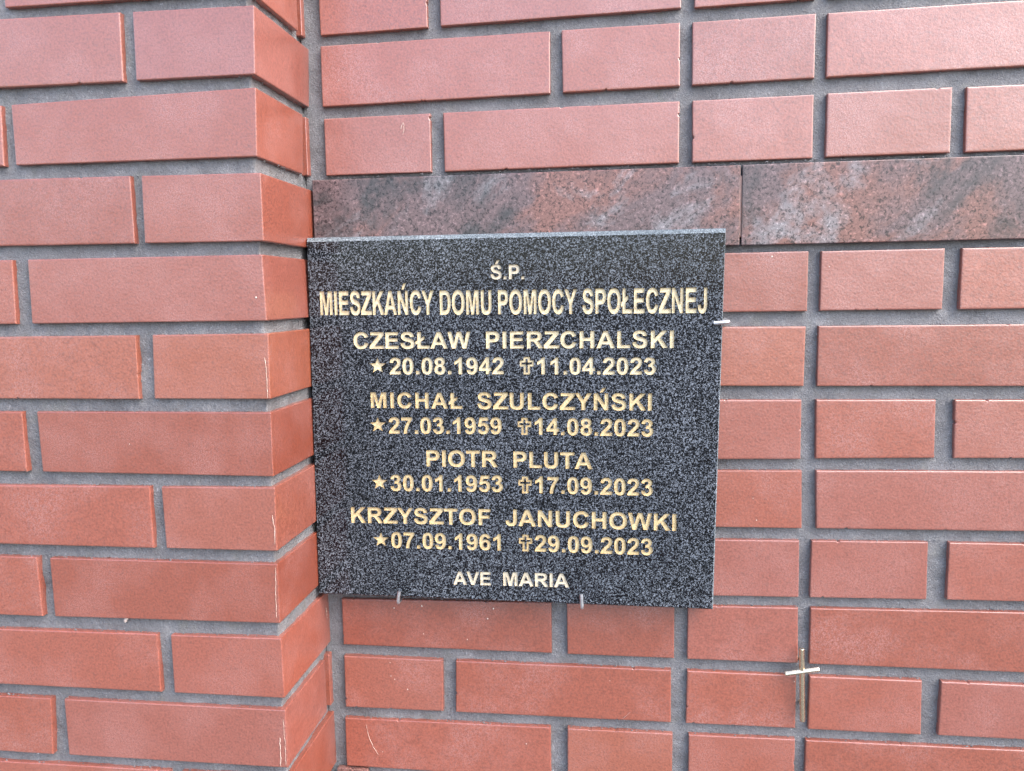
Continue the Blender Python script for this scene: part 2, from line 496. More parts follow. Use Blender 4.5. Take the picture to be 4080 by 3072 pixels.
for row, (top, bot, (j2, j1, j0)) in LEFT.items():
    odd = row % 2
    # corner brick (stretcher to the front in odd courses, header in even ones)
    q = quad_of(top, bot, j1, j0)
    if odd:
        brick_block(pillar, q, 0.0, 0.1125 + random.uniform(-0.0006, 0.0006))
        zt, zb = lin(top, 0) + random.uniform(-0.001, 0.001), lin(bot, 0) + random.uniform(-0.001, 0.001)
        brick_block(pillar, [(-0.118, zt), (0.0, zt), (0.0, zb), (-0.118, zb)], 0.1235, 0.245)
    else:
        brick_block(pillar, q, 0.0, 0.2485)
    a = j2
    for k in range(3):
        b = shift(a, -0.2505 + random.uniform(-0.001, 0.001))
        brick_face(pillar, quad_of(top, bot, b, a), 0.0)
        a = shift(b, -0.0125)

for row, (top, bot, J) in BACK.items():
    odd = row % 2
    pairs = [(0, 1), (2, 3), (4, 5)] + ([(6, 7)] if odd else [])
    for i, k in pairs:
        brick_face(wall, quad_of(top, bot, J[i], J[k]), BACK_Y)
    a = J[-1]
    for k in range(2):
        b = shift(a, 0.25 + random.uniform(-0.001, 0.001))
        brick_face(wall, quad_of(top, bot, a, b), BACK_Y)
        a = shift(b, 0.0135)

# mortar: displaced sheets on a solid core
def mortar(parent, path, z0, z1, step, core):
    """path: list of (x, y) with outward normals; walls the joints sit on"""
    xs, ys, nx, ny = [], [], [], []
    for (x0, y0), (x1, y1) in zip(path[:-1], path[1:]):
        ln = math.hypot(x1 - x0, y1 - y0)
        k = max(2, int(ln / step))
        tx, ty = (x1 - x0) / ln, (y1 - y0) / ln
        for i in range(k):
            t = i / k
            xs.append(x0 + (x1 - x0) * t); ys.append(y0 + (y1 - y0) * t)
            nx.append(ty); ny.append(-tx)
    xs.append(path[-1][0]); ys.append(path[-1][1]); nx.append(nx[-1]); ny.append(ny[-1])
    w = len(xs); h = int((z1 - z0) / step)
    zs = np.linspace(z1, z0, h)
    d = smooth_noise(h, w, 1.6, 0.00042) + smooth_noise(h, w, 5, 0.00050) + smooth_noise(h, w, 22, 0.0006)
    V = np.empty((h, w, 3))
    V[:, :, 0] = np.array(xs)[None, :] + d * np.array(nx)[None, :]
    V[:, :, 1] = np.array(ys)[None, :] + d * np.array(ny)[None, :]
    V[:, :, 2] = zs[:, None]
    F = grid_faces(h, w)[:, ::-1]
    V = V.reshape(-1, 3)
    n = len(V)
    (cx0, cy0, cz0), (cx1, cy1, cz1) = core
    C = np.array([(x, y, z) for z in (cz0, cz1) for y in (cy0, cy1) for x in (cx0, cx1)])
    FC = np.array([(0, 2, 3, 1), (4, 5, 7, 6), (0, 1, 5, 4), (1, 3, 7, 5), (3, 2, 6, 7), (2, 0, 4, 6)]) + n
    o = link_mesh('mortar', np.vstack([V, C]), np.vstack([F, FC]).tolist(), M_MORTAR, parent, smooth=True)
    return o

STEP = 0.0032
mortar(pillar, [(-1.02, RECESS), (-RECESS, RECESS), (-RECESS, 0.1345)], -0.93, 0.455, STEP,
       ((-1.02, 0.016, GZ), (-0.016, 0.30, 0.452)))
mortar(wall, [(-RECESS + 0.0005, BACK_Y + RECESS), (1.18, BACK_Y + RECESS)], -0.93, 0.455, STEP,
       ((-0.0155, BACK_Y + 0.018, GZ), (1.18, 0.45, 0.452)))

# grains and smears of mortar that stuck to the edges of the bricks
def crumbs(parent, pts):
    V, F = [], []
    for x, y, z, ax in pts:
        r = random.choice((0.00045, 0.0006, 0.0006, 0.0008, 0.0011))
        a, b, c = (r * random.uniform(0.7, 1.7), r * random.uniform(0.5, 1.0), r * random.uniform(0.6, 1.2))
        k = len(V)
        for dx, dy, dz in ((a, 0, 0), (-a, 0, 0), (0, b, 0), (0, -b, 0), (0, 0, c), (0, 0, -c)):
            if ax == 'y': dx, dy = dy, dx
            V.append((x + dx + random.uniform(-0.3, 0.3) * r, y + dy, z + dz + random.uniform(-0.3, 0.3) * r))
        for t in ((0, 2, 4), (2, 1, 4), (1, 3, 4), (3, 0, 4), (2, 0, 5), (1, 2, 5), (3, 1, 5), (0, 3, 5)):
            F.append(tuple(k + q for q in t))
    return tag(link_mesh('mortar_crumbs', V, F, M_MORTAR, parent), kind='stuff')

pp, wp = [], []
for row, (top, bot, J) in LEFT.items():
    for x in np.arange(-0.40, -0.001, 0.0038):
        xx = x + random.uniform(-0.002, 0.002)
        if random.random() < 0.5: pp.append((xx, RECESS * random.uniform(0.25, 0.9), lin(top, max(xx, -0.33)) + random.uniform(0.0, 0.0011), 'x'))
        if random.random() < 0.4: pp.append((xx, RECESS * random.uniform(0.55, 1.0), lin(bot, max(xx, -0.33)) - random.uniform(0.0, 0.0012), 'x'))
    for y in np.arange(0.004, 0.12, 0.004):
        if random.random() < 0.45: pp.append((-RECESS * random.uniform(0.3, 0.9), y + random.uniform(-0.002, 0.002), lin(bot, 0) - random.uniform(0.0, 0.0014), 'y'))
for row, (top, bot, J) in BACK.items():
    for x in np.arange(0.014, 0.80, 0.0038):
        xx = x + random.uniform(-0.002, 0.002)
        if random.random() < 0.5: wp.append((xx, BACK_Y + RECESS * random.uniform(0.25, 0.9), lin(top, xx) + random.uniform(0.0, 0.0011), 'x'))
        if random.random() < 0.4: wp.append((xx, BACK_Y + RECESS * random.uniform(0.55, 1.0), lin(bot, xx) - random.uniform(0.0, 0.0012), 'x'))
    for j in J:
        for z in np.arange(lin(bot, j[1]), lin(top, j[0]), 0.0045):
            if random.random() < 0.4: wp.append((j[0] + random.uniform(-0.0009, 0.0009), BACK_Y + RECESS * random.uniform(0.4, 1.0), z, 'x'))
for x in np.arange(0.006, 0.80, 0.0016):
    if random.random() < 0.75: wp.append((x, BACK_Y + random.uniform(0.0006, 0.0050), -0.0800 + 0.001 * x + random.uniform(-0.0008, 0.0022), 'x'))
crumbs(pillar, pp)
crumbs(wall, wp)

# ------------------------------------------------------------------ red granite band
def slab(name, x0, x1, z0, z1, y0, y1, mat, tilt=0.0, bev=0.0009):
    bm = bmesh.new()
    vs = []
    for y in (y0, y1):
        for x, z in ((x0, z1 + tilt * x0), (x1, z1 + tilt * x1), (x1, z0 + tilt * x1), (x0, z0 + tilt * x0)):
            vs.append(bm.verts.new((x, y, z)))
    for q in [(3, 2, 1, 0), (4, 5, 6, 7), (0, 1, 5, 4), (1, 2, 6, 5), (2, 3, 7, 6), (3, 0, 4, 7)]:
        bm.faces.new([vs[i] for i in q])
    bmesh.ops.recalc_face_normals(bm, faces=bm.faces)
    bmesh.ops.bevel(bm, geom=list(bm.edges), offset=bev, segments=2, profile=0.5, affect='EDGES')
    bm.verts.ensure_lookup_table()
    V = [tuple(v.co) for v in bm.verts]; F = [tuple(v.index for v in f.verts) for f in bm.faces]
    bm.free()
    return link_mesh(name, V, F, mat)

GR = 'polished red granite slabs let into the brick wall'
tag(slab('granite_slab', 0.0040, 0.4630, -0.1624, -0.0812, 0.1232, 0.1312, M_RED, 0.0008), 'mottled red and grey granite slab in the wall just above the black plaque', 'granite slab', GR, 'thing')
tag(slab('granite_slab', 0.4648, 0.93, -0.1627, -0.0812, 0.1234, 0.1312, M_RED, 0.0012), 'mottled red and grey granite slab running on to the right of the black plaque', 'granite slab', GR, 'thing')
tag(slab('granite_slab', 0.0040, 0.0420, -0.853, -0.7715, 0.1232, 0.1312, M_RED), 'strip of red granite just peeping out at the foot of the inner corner', 'granite slab', GR, 'thing')

# ------------------------------------------------------------------ lettering (own outlines of a bold grotesque)
GLY = {
'A': (1479, 'M1471 0 L1149 0 L1021 333 L435 333 L314 0 L0 0 L571 1466 L884 1466 Z M926 580 L724 1124 L526 580 Z'),
'C': (1479, 'M1087 541 L1374 450 Q1308 210 1154 93 Q1001 -23 765 -23 Q473 -23 285 176 Q97 376 97 722 Q97 1088 286 1290 Q475 1493 783 1493 Q1052 1493 1220 1334 Q1320 1240 1370 1064 L1077 994 Q1051 1108 968 1174 Q886 1240 768 1240 Q605 1240 503 1123 Q402 1006 402 744 Q402 466 502 348 Q602 230 762 230 Q880 230 965 305 Q1050 380 1087 541 Z'),
'D': (1479, 'M148 1466 L689 1466 Q872 1466 968 1438 Q1097 1400 1189 1303 Q1281 1206 1329 1065 Q1377 925 1377 719 Q1377 538 1332 407 Q1277 247 1175 148 Q1098 73 967 31 Q869 0 705 0 L148 0 Z M444 1218 L444 247 L665 247 Q789 247 844 261 Q916 279 963 322 Q1011 365 1041 463 Q1071 562 1071 732 Q1071 902 1041 993 Q1011 1084 957 1135 Q903 1186 820 1204 Q758 1218 577 1218 Z'),
'E': (1366, 'M149 0 L149 1466 L1236 1466 L1236 1218 L445 1218 L445 893 L1181 893 L1181 646 L445 646 L445 247 L1264 247 L1264 0 Z'),
'F': (1251, 'M151 0 L151 1466 L1156 1466 L1156 1218 L447 1218 L447 871 L1059 871 L1059 623 L447 623 L447 0 Z'),
'H': (1479, 'M150 0 L150 1466 L446 1466 L446 889 L1026 889 L1026 1466 L1322 1466 L1322 0 L1026 0 L1026 641 L446 641 L446 0 Z'),
'I': (569, 'M140 0 L140 1466 L436 1466 L436 0 Z'),
'J': (1139, 'M717 1466 L1012 1466 L1012 538 Q1012 356 980 258 Q937 130 824 52 Q711 -25 526 -25 Q309 -25 192 96 Q75 218 74 453 L353 485 Q358 359 390 307 Q438 228 536 228 Q635 228 676 284 Q717 341 717 519 Z'),
'K': (1479, 'M153 0 L153 1466 L449 1466 L449 815 L1047 1466 L1445 1466 L893 895 L1475 0 L1092 0 L689 688 L449 443 L449 0 Z'),
'L': (1251, 'M157 0 L157 1454 L453 1454 L453 247 L1189 247 L1189 0 Z'),
'M': (1706, 'M145 0 L145 1466 L588 1466 L854 466 L1117 1466 L1561 1466 L1561 0 L1286 0 L1286 1154 L995 0 L710 0 L420 1154 L420 0 Z'),
'N': (1479, 'M152 0 L152 1466 L440 1466 L1040 487 L1040 1466 L1315 1466 L1315 0 L1018 0 L427 956 L427 0 Z'),
'O': (1593, 'M89 724 Q89 948 156 1100 Q206 1212 292 1301 Q379 1390 482 1433 Q619 1491 798 1491 Q1122 1491 1316 1290 Q1511 1089 1511 731 Q1511 376 1318 175 Q1125 -25 802 -25 Q475 -25 282 174 Q89 374 89 724 Z M392 734 Q392 485 507 356 Q622 228 799 228 Q976 228 1089 355 Q1203 483 1203 738 Q1203 990 1092 1114 Q982 1238 799 1238 Q616 1238 504 1112 Q392 987 392 734 Z'),
'P': (1366, 'M149 0 L149 1466 L624 1466 Q894 1466 976 1444 Q1102 1411 1187 1300 Q1272 1190 1272 1015 Q1272 880 1223 788 Q1174 696 1098 643 Q1023 591 945 574 Q839 553 638 553 L445 553 L445 0 Z M445 1218 L445 802 L607 802 Q782 802 841 825 Q900 848 933 897 Q967 946 967 1011 Q967 1091 920 1143 Q873 1195 801 1208 Q748 1218 588 1218 Z'),
'R': (1479, 'M150 0 L150 1466 L773 1466 Q1008 1466 1114 1426 Q1221 1387 1285 1286 Q1349 1185 1349 1055 Q1349 890 1252 782 Q1155 675 962 647 Q1058 591 1120 524 Q1183 457 1289 286 L1468 0 L1114 0 L900 319 Q786 490 744 534 Q702 579 655 595 Q608 612 506 612 L446 612 L446 0 Z M446 846 L665 846 Q878 846 931 864 Q984 882 1014 926 Q1044 970 1044 1036 Q1044 1110 1004 1155 Q965 1201 893 1213 Q857 1218 677 1218 L446 1218 Z'),
'S': (1366, 'M74 477 L362 505 Q388 360 467 292 Q547 224 682 224 Q825 224 897 284 Q970 345 970 426 Q970 478 939 514 Q909 551 833 578 Q781 596 596 642 Q358 701 262 787 Q127 908 127 1082 Q127 1194 190 1291 Q254 1389 373 1440 Q493 1491 662 1491 Q938 1491 1077 1370 Q1217 1249 1224 1047 L928 1034 Q909 1147 846 1196 Q784 1246 659 1246 Q530 1246 457 1193 Q410 1159 410 1102 Q410 1050 454 1013 Q510 966 726 915 Q942 864 1045 809 Q1149 755 1207 660 Q1266 566 1266 427 Q1266 301 1196 191 Q1126 81 998 27 Q870 -26 679 -26 Q401 -26 252 102 Q103 231 74 477 Z'),
'T': (1251, 'M479 0 L479 1218 L44 1218 L44 1466 L1209 1466 L1209 1218 L775 1218 L775 0 Z'),
'U': (1479, 'M147 1466 L443 1466 L443 672 Q443 483 454 427 Q473 337 544 282 Q616 228 740 228 Q866 228 930 279 Q994 331 1007 406 Q1020 481 1020 655 L1020 1466 L1316 1466 L1316 696 Q1316 432 1292 323 Q1268 214 1203 139 Q1139 64 1031 19 Q923 -25 749 -25 Q539 -25 430 23 Q322 72 259 149 Q196 227 176 312 Q147 438 147 684 Z'),
'V': (1366, 'M523 0 L-1 1466 L320 1466 L691 381 L1050 1466 L1364 1466 L839 0 Z'),
'W': (1933, 'M359 0 L9 1466 L312 1466 L533 459 L801 1466 L1153 1466 L1410 442 L1635 1466 L1933 1466 L1577 0 L1263 0 L971 1096 L680 0 Z'),
'Y': (1366, 'M534 0 L534 617 L-3 1466 L344 1466 L689 886 L1027 1466 L1368 1466 L829 615 L829 0 Z'),
'Z': (1251, 'M24 0 L24 267 L793 1218 L111 1218 L111 1466 L1244 1466 L1244 1236 L442 247 L1275 247 L1275 0 Z'),
'.': (569, 'M147 0 L147 281 L428 281 L428 0 Z'),
'0': (1139, 'M563 1472 Q776 1472 896 1320 Q1039 1140 1039 723 Q1039 307 895 125 Q776 -25 563 -25 Q349 -25 218 139 Q87 304 87 726 Q87 1140 231 1322 Q350 1472 563 1472 Z M563 1239 Q512 1239 472 1206 Q432 1174 410 1090 Q381 981 381 723 Q381 465 407 368 Q433 272 472 240 Q512 208 563 208 Q614 208 654 240 Q694 273 716 357 Q745 465 745 723 Q745 981 719 1077 Q693 1174 653 1206 Q614 1239 563 1239 Z'),
'1': (1139, 'M807 0 L526 0 L526 1059 Q372 915 163 846 L163 1101 Q273 1137 402 1237 Q531 1338 579 1472 L807 1472 Z'),
'2': (1139, 'M1036 261 L1036 0 L51 0 Q67 148 147 280 Q227 413 463 632 Q653 809 696 872 Q754 959 754 1044 Q754 1138 703 1188 Q653 1239 564 1239 Q476 1239 424 1186 Q372 1133 364 1010 L84 1038 Q109 1270 241 1371 Q373 1472 571 1472 Q788 1472 912 1355 Q1036 1238 1036 1064 Q1036 965 1000 875 Q965 786 888 688 Q837 623 704 501 Q571 379 535 339 Q500 299 478 261 Z'),
'3': (1139, 'M77 389 L349 422 Q362 318 419 263 Q476 208 557 208 Q644 208 703 274 Q763 340 763 452 Q763 558 706 620 Q649 682 567 682 Q513 682 438 661 L469 890 Q583 887 643 939 Q703 992 703 1079 Q703 1153 659 1197 Q615 1241 542 1241 Q470 1241 419 1191 Q368 1141 357 1045 L98 1089 Q125 1222 179 1301 Q234 1381 331 1426 Q429 1472 550 1472 Q757 1472 882 1340 Q985 1232 985 1096 Q985 903 774 788 Q900 761 975 667 Q1051 573 1051 440 Q1051 247 910 111 Q769 -25 559 -25 Q360 -25 229 89 Q98 204 77 389 Z'),
'4': (1139, 'M638 0 L638 295 L38 295 L38 541 L674 1472 L910 1472 L910 542 L1092 542 L1092 295 L910 295 L910 0 Z M638 542 L638 1043 L301 542 Z'),
'5': (1139, 'M91 377 L371 406 Q383 311 442 255 Q501 200 578 200 Q666 200 727 271 Q788 343 788 487 Q788 622 727 689 Q667 757 570 757 Q449 757 353 650 L125 683 L269 1446 L1012 1446 L1012 1183 L482 1183 L438 934 Q532 981 630 981 Q817 981 947 845 Q1077 709 1077 492 Q1077 311 972 169 Q829 -25 575 -25 Q372 -25 244 84 Q116 193 91 377 Z'),
'6': (1139, 'M1023 1107 L751 1077 Q741 1161 699 1201 Q657 1241 590 1241 Q501 1241 439 1161 Q378 1081 362 828 Q467 952 623 952 Q799 952 924 818 Q1050 684 1050 472 Q1050 247 918 111 Q786 -25 579 -25 Q357 -25 214 147 Q71 320 71 713 Q71 1116 220 1294 Q369 1472 607 1472 Q774 1472 883 1378 Q993 1285 1023 1107 Z M386 495 Q386 358 449 283 Q512 209 593 209 Q671 209 723 270 Q775 331 775 470 Q775 613 719 679 Q663 746 579 746 Q498 746 442 682 Q386 619 386 495 Z'),
'7': (1139, 'M87 1185 L87 1446 L1047 1446 L1047 1241 Q928 1124 805 905 Q682 686 617 439 Q553 193 554 0 L283 0 Q290 303 408 619 Q527 935 725 1185 Z'),
'8': (1139, 'M329 790 Q220 836 170 916 Q121 997 121 1093 Q121 1257 235 1364 Q350 1471 561 1471 Q770 1471 885 1364 Q1001 1257 1001 1093 Q1001 991 948 911 Q895 832 799 790 Q921 741 984 647 Q1048 553 1048 430 Q1048 227 918 100 Q789 -27 574 -27 Q374 -27 241 78 Q84 202 84 418 Q84 537 143 636 Q202 736 329 790 Z M387 1073 Q387 989 434 942 Q482 895 561 895 Q641 895 689 942 Q737 990 737 1074 Q737 1153 689 1200 Q642 1248 564 1248 Q483 1248 435 1200 Q387 1152 387 1073 Z M361 441 Q361 325 420 260 Q480 195 569 195 Q656 195 713 257 Q770 320 770 438 Q770 541 712 603 Q654 666 565 666 Q462 666 411 595 Q361 524 361 441 Z'),
'9': (1139, 'M95 341 L367 371 Q377 288 419 248 Q461 208 530 208 Q617 208 678 288 Q739 368 756 620 Q650 497 491 497 Q318 497 192 630 Q67 764 67 978 Q67 1201 199 1336 Q332 1472 537 1472 Q760 1472 903 1299 Q1046 1127 1046 732 Q1046 330 897 152 Q748 -26 509 -26 Q337 -26 231 65 Q125 157 95 341 Z M731 955 Q731 1091 668 1166 Q606 1241 524 1241 Q446 1241 394 1179 Q343 1118 343 978 Q343 836 399 769 Q455 703 539 703 Q620 703 675 767 Q731 831 731 955 Z'),
}
ACUTE = ' M%d 1560 L%d 1900 L%d 1960 L%d 1560 Z'
GLY['Ś'] = (1366, GLY['S'][1] + ACUTE % (580, 780, 1080, 800))
GLY['Ń'] = (1479, GLY['N'][1] + ACUTE % (640, 840, 1140, 860))
GLY['Ł'] = (1251, 'M157 0 L157 470 L-10 370 L-10 630 L157 730 L157 1466 L453 1466 L453 915 L740 1095 L740 830 L453 652 L453 247 L1189 247 L1189 0 Z')

def contours(path):
    out, cur = [], []
    tk = path.replace('M', ' M ').replace('L', ' L ').replace('Q', ' Q ').replace('Z', ' Z ').split()
    i = 0
    while i < len(tk):
        c = tk[i]
        if c in 'ML':
            if c == 'M': cur = []
            cur.append((float(tk[i + 1]), float(tk[i + 2]))); i += 3
        elif c == 'Q':
            x0, y0 = cur[-1]; x1, y1, x2, y2 = map(float, tk[i + 1:i + 5])
            for t in (0.25, 0.5, 0.75, 1.0):
                cur.append(((1 - t) ** 2 * x0 + 2 * t * (1 - t) * x1 + t * t * x2, (1 - t) ** 2 * y0 + 2 * t * (1 - t) * y1 + t * t * y2))
            i += 5
        else:
            if math.dist(cur[0], cur[-1]) < 1.0: cur.pop()
            out.append(cur); i += 1
    return out

def area(c):
    return 0.5 * sum(a[0] * b[1] - b[0] * a[1] for a, b in zip(c, c[1:] + c[:1]))

def inside(p, c):
    r = False
    for (x0, y0), (x1, y1) in zip(c, c[1:] + c[:1]):
        if (y0 > p[1]) != (y1 > p[1]) and p[0] < (x1 - x0) * (p[1] - y0) / (y1 - y0) + x0:
            r = not r
    return r

# word, baseline start (x, z), baseline end (x, z), capital height, metres on the plaque
SEGS=[
('Ś.P.', 0.2043, -0.1929, 0.24, -0.1935, 0.0152),
('MIESZKAŃCY', 0.0152, -0.2287, 0.1419, -0.2296, 0.0259),
('DOMU', 0.1487, -0.2297, 0.2045, -0.2301, 0.0259),
('POMOCY', 0.2119, -0.2301, 0.2952, -0.2306, 0.0259),
('SPOŁECZNEJ', 0.3012, -0.2305, 0.4286, -0.2312, 0.0262),
('CZESŁAW', 0.0513, -0.2659, 0.181, -0.2663, 0.018),
('PIERZCHALSKI', 0.1981, -0.2664, 0.3955, -0.267, 0.0181),
('20.08.1942', 0.0909, -0.2941, 0.2166, -0.2941, 0.0183),
('11.04.2023', 0.2529, -0.2944, 0.3773, -0.2948, 0.018),
('MICHAŁ', 0.0685, -0.3312, 0.1707, -0.3318, 0.0173),
('SZULCZYŃSKI', 0.1874, -0.332, 0.3734, -0.333, 0.0181),
('27.03.1959', 0.0877, -0.3597, 0.2134, -0.3593, 0.0183),
('14.08.2023', 0.2496, -0.3596, 0.375, -0.3607, 0.0185),
('PIOTR', 0.1294, -0.3962, 0.2086, -0.396, 0.0182),
('PLUTA', 0.2259, -0.396, 0.311, -0.3967, 0.0179),
('30.01.1953', 0.0877, -0.4244, 0.2136, -0.4234, 0.0184),
('17.09.2023', 0.2493, -0.424, 0.3749, -0.4248, 0.0185),
('KRZYSZTOF', 0.041, -0.4619, 0.1993, -0.4611, 0.0181),
('JANUCHOWKI', 0.2163, -0.4612, 0.3997, -0.4626, 0.0184),
('07.09.1961', 0.0865, -0.4898, 0.2103, -0.4895, 0.0184),
('29.09.2023', 0.2481, -0.4893, 0.3751, -0.4902, 0.0185),
('AVE', 0.1564, -0.5301, 0.1984, -0.5297, 0.0151),
('MARIA', 0.2126, -0.5296, 0.2852, -0.5292, 0.0155),
]
PALE = ('MIESZKAŃCY', 'DOMU', 'POMOCY', 'SPOŁECZNEJ', 'CZESŁAW', 'PIERZCHALSKI', '20.08.1942', '11.04.2023')
CREAM = ('Ś.P.', 'AVE', 'MARIA')
PLAQUE_Y = 0.104
FAT = 0.00014
DEPTH = 0.0018
marks = []     # (name, material, list of contours in plaque x, z)
for word, x0, z0, x1, z1, cap in SEGS:
    mat = M_PALE if word in PALE else (M_CREAM if word in CREAM else M_GOLD)
    cap *= 0.985
    sz = cap / 1466.0
    L = x1 - x0
    data = [(GLY[ch][0], contours(GLY[ch][1])) for ch in word]
    lead = min(p[0] for c in data[0][1] for p in c)
    tail = max(p[0] for c in data[-1][1] for p in c)
    nat = sum(a for a, c in data[:-1]) + tail - lead
    if cap > 0.022:
        sx = L / nat; tr = 0.0
        sx *= 1.0
    else:
        want = 1.03 if word[0].isdigit() else (1.0 if word == 'Ś.P.' else 1.06)
        sx = sz * want
        tr = (L - nat * sx) / (len(word) - 1)
        if tr < 0:
            sx = L / nat; tr = 0.0
    x = x0 - lead * sx
    for k, (adv, cs) in enumerate(data):
        out = []
        for c in cs:
            out.append([(x + px * sx, z0 + (z1 - z0) * (x + px * sx - x0) / L + pz * sz) for px, pz in c])
        marks.append(('letter', mat, out))
        x += adv * sx + tr

def star(cx, cz, w):
    R = w / 1.902
    c = []
    for k in range(10):
        a = math.pi / 2 + k * math.pi / 5
        r = R if k % 2 == 0 else R * 0.40
        c.append((cx + r * math.cos(a), cz - 0.0004 + 0.93 * r * math.sin(a)))
    return c

def latin(cx, z0, w, h, aw, bar_lo, bar_hi, bw):
    """outline of a Latin cross: aw half width of the upright, bw half width of the bar"""
    return [(cx - aw, z0), (cx + aw, z0), (cx + aw, bar_lo), (cx + bw, bar_lo), (cx + bw, bar_hi), (cx + aw, bar_hi),
            (cx + aw, z0 + h), (cx - aw, z0 + h), (cx - aw, bar_hi), (cx - bw, bar_hi), (cx - bw, bar_lo), (cx - aw, bar_lo)]

for (cx, cz), w in [((0.0775, -0.2846), 0.0165), ((0.0754, -0.3499), 0.0165), ((0.0751, -0.4147), 0.0165), ((0.0746, -0.4805), 0.0162)]:
    marks.append(('star_symbol', M_PALE if cz > -0.3 else M_GOLD, [star(cx, cz, w * 1.08)]))
for cx, z0 in [(0.2416, -0.2944), (0.2384, -0.3600), (0.2382, -0.4245), (0.2379, -0.4895)]:
    h, w = 0.0184, 0.0144
    o_ = latin(cx, z0, w, h, 0.0033, z0 + 0.0086, z0 + 0.0146, w / 2)
    i_ = latin(cx, z0 + 0.0017, w, h - 0.0034, 0.0012, z0 + 0.0104, z0 + 0.0129, w / 2 - 0.0016)
    marks.append(('cross_symbol', M_PALE if z0 > -0.3 else M_GOLD, [o_, i_]))

def tess(polys):
    """triangles over an outer contour with holes -> (points, triples)"""
    flat = [p for c in polys for p in c]
    edges, k = [], 0
    for c in polys:
        n = len(c)
        edges += [(k + i, k + (i + 1) % n) for i in range(n)]
        k += n
    vs, es, fs, ov, oe, of = delaunay_2d_cdt([Vector((p[0] * 1000, p[1] * 1000)) for p in flat], edges, [], 0, 1e-6)
    pts = np.array([(v.x / 1000, v.y / 1000) for v in vs])
    tri = np.array([tuple(f) for f in fs])
    mid = pts[tri].mean(axis=1)
    odd = np.zeros(len(tri), dtype=bool)              # even-odd rule over all contour edges
    for a, b in edges:
        (x0, y0), (x1, y1) = flat[a], flat[b]
        if y0 == y1: continue
        cross = ((y0 > mid[:, 1]) != (y1 > mid[:, 1])) & (mid[:, 0] < (x1 - x0) * (mid[:, 1] - y0) / (y1 - y0) + x0)
        odd ^= cross
    out = []
    for t in tri[odd]:
        a, b, c = pts[t]
        ar = (b[0] - a[0]) * (c[1] - a[1]) - (c[0] - a[0]) * (b[1] - a[1])
        out.append(tuple(int(q) for q in t) if ar > 0 else (int(t[0]), int(t[2]), int(t[1])))
    return [tuple(p) for p in pts], out

def fatten(c, d):
    """counter-clockwise contour moved outwards by d"""
    n, out = len(c), []
    for i in range(n):
        a, b, e = Vector(c[i - 1]), Vector(c[i]), Vector(c[(i + 1) % n])
        u, v = (b - a).normalized(), (e - b).normalized()
        m = Vector((u.y, -u.x)) + Vector((v.y, -v.x))
        if m.length < 1e-6: m = Vector((u.y, -u.x))
        m.normalize()
        k = min(1.6, 1.0 / max(0.3, m.dot(Vector((u.y, -u.x)))))
        out.append(tuple(b + m * d * k))
    return out

def split_islands(cs):
    """outer contours each with the counters inside it"""
    cs = [c if area(c) > 0 else c[::-1] for c in cs]
    outer, holes = [], []
    for c in cs:
        (holes if any(d is not c and inside(c[0], d) for d in cs) else outer).append(c)
    return [(fatten(o_, FAT), [fatten(h, -FAT) for h in holes if inside(h[0], o_)]) for o_ in outer]

plaque = tag(empty('memorial_plaque', (0.221, 0.114, -0.5475)), 'black speckled granite plaque with four names and dates in gold letters', 'plaque')

# slab of the plaque: front face pierced by the letters, chamfered arris, sides and back
PTL, PTR, PBR, PBL = (0.0017, -0.1449), (0.4470, -0.1456), (0.4394, -0.5488), (-0.0016, -0.5467)
CH, CS = 0.0047, 0.0013         # chamfer along the top, arris at the other three edges
F_TL, F_TR = (PTL[0] + CS, PTL[1] - CH), (PTR[0] - CS, PTR[1] - CH)
F_BR, F_BL = (PBR[0] - CS, PBR[1] + CS), (PBL[0] + CS, PBL[1] + CS)
V, F, FM = [], [], []
def put(p, y):
    V.append((p[0], y, p[1])); return len(V) - 1

islands = []
for name, mat, cs in marks:
    islands.append((name, mat, split_islands(cs)))

def edge_at(z, left):
    a, b = (F_TL, F_BL) if left else (F_TR, F_BR)
    t = (z - a[1]) / (b[1] - a[1])
    return (a[0] + (b[0] - a[0]) * t, z)

cuts = [-0.2, -0.2395, -0.2700, -0.3020, -0.3370, -0.3685, -0.4005, -0.4330, -0.4670, -0.4985]
bands = []
# band limits are put half way between neighbouring rows of lettering
ext = sorted([(max(p[1] for o_, h in isl for p in o_), min(p[1] for o_, h in isl for p in o_)) for n_, m_, isl in islands], reverse=True)
rows_ = []
for hi, lo in ext:
    if rows_ and hi > rows_[-1][1] + 0.0002:
        rows_[-1][0] = max(rows_[-1][0], hi); rows_[-1][1] = min(rows_[-1][1], lo)
    else:
        rows_.append([hi, lo])
lims = [(a[1] + b[0]) / 2 for a, b in zip(rows_[:-1], rows_[1:])]
tops = [None] + lims
bots = lims + [None]
for tz, bz in zip(tops, bots):
    tl = F_TL if tz is None else edge_at(tz, True)
    tr_ = F_TR if tz is None else edge_at(tz, False)
    bl = F_BL if bz is None else edge_at(bz, True)
    br_ = F_BR if bz is None else edge_at(bz, False)
    hi = 9 if tz is None else tz
    lo = -9 if bz is None else bz
    polys = [[bl, br_, tr_, tl]]
    for n_, m_, isl in islands:
        for o_, hs in isl:
            if lo < o_[0][1] < hi:
                polys.append(o_)
    pts, tri = tess(polys)
    base = len(V)
    for p in pts: put(p, PLAQUE_Y)
    F += [tuple(base + i for i in t) for t in tri]
for n_, m_, isl in islands:
    for o_, hs in isl:
        for h in hs:
            pts, tri = tess([h])
            base = len(V)
            for p in pts: put(p, PLAQUE_Y)
            F += [tuple(base + i for i in t) for t in tri]
FM = [0] * len(F)
YB = 0.1225
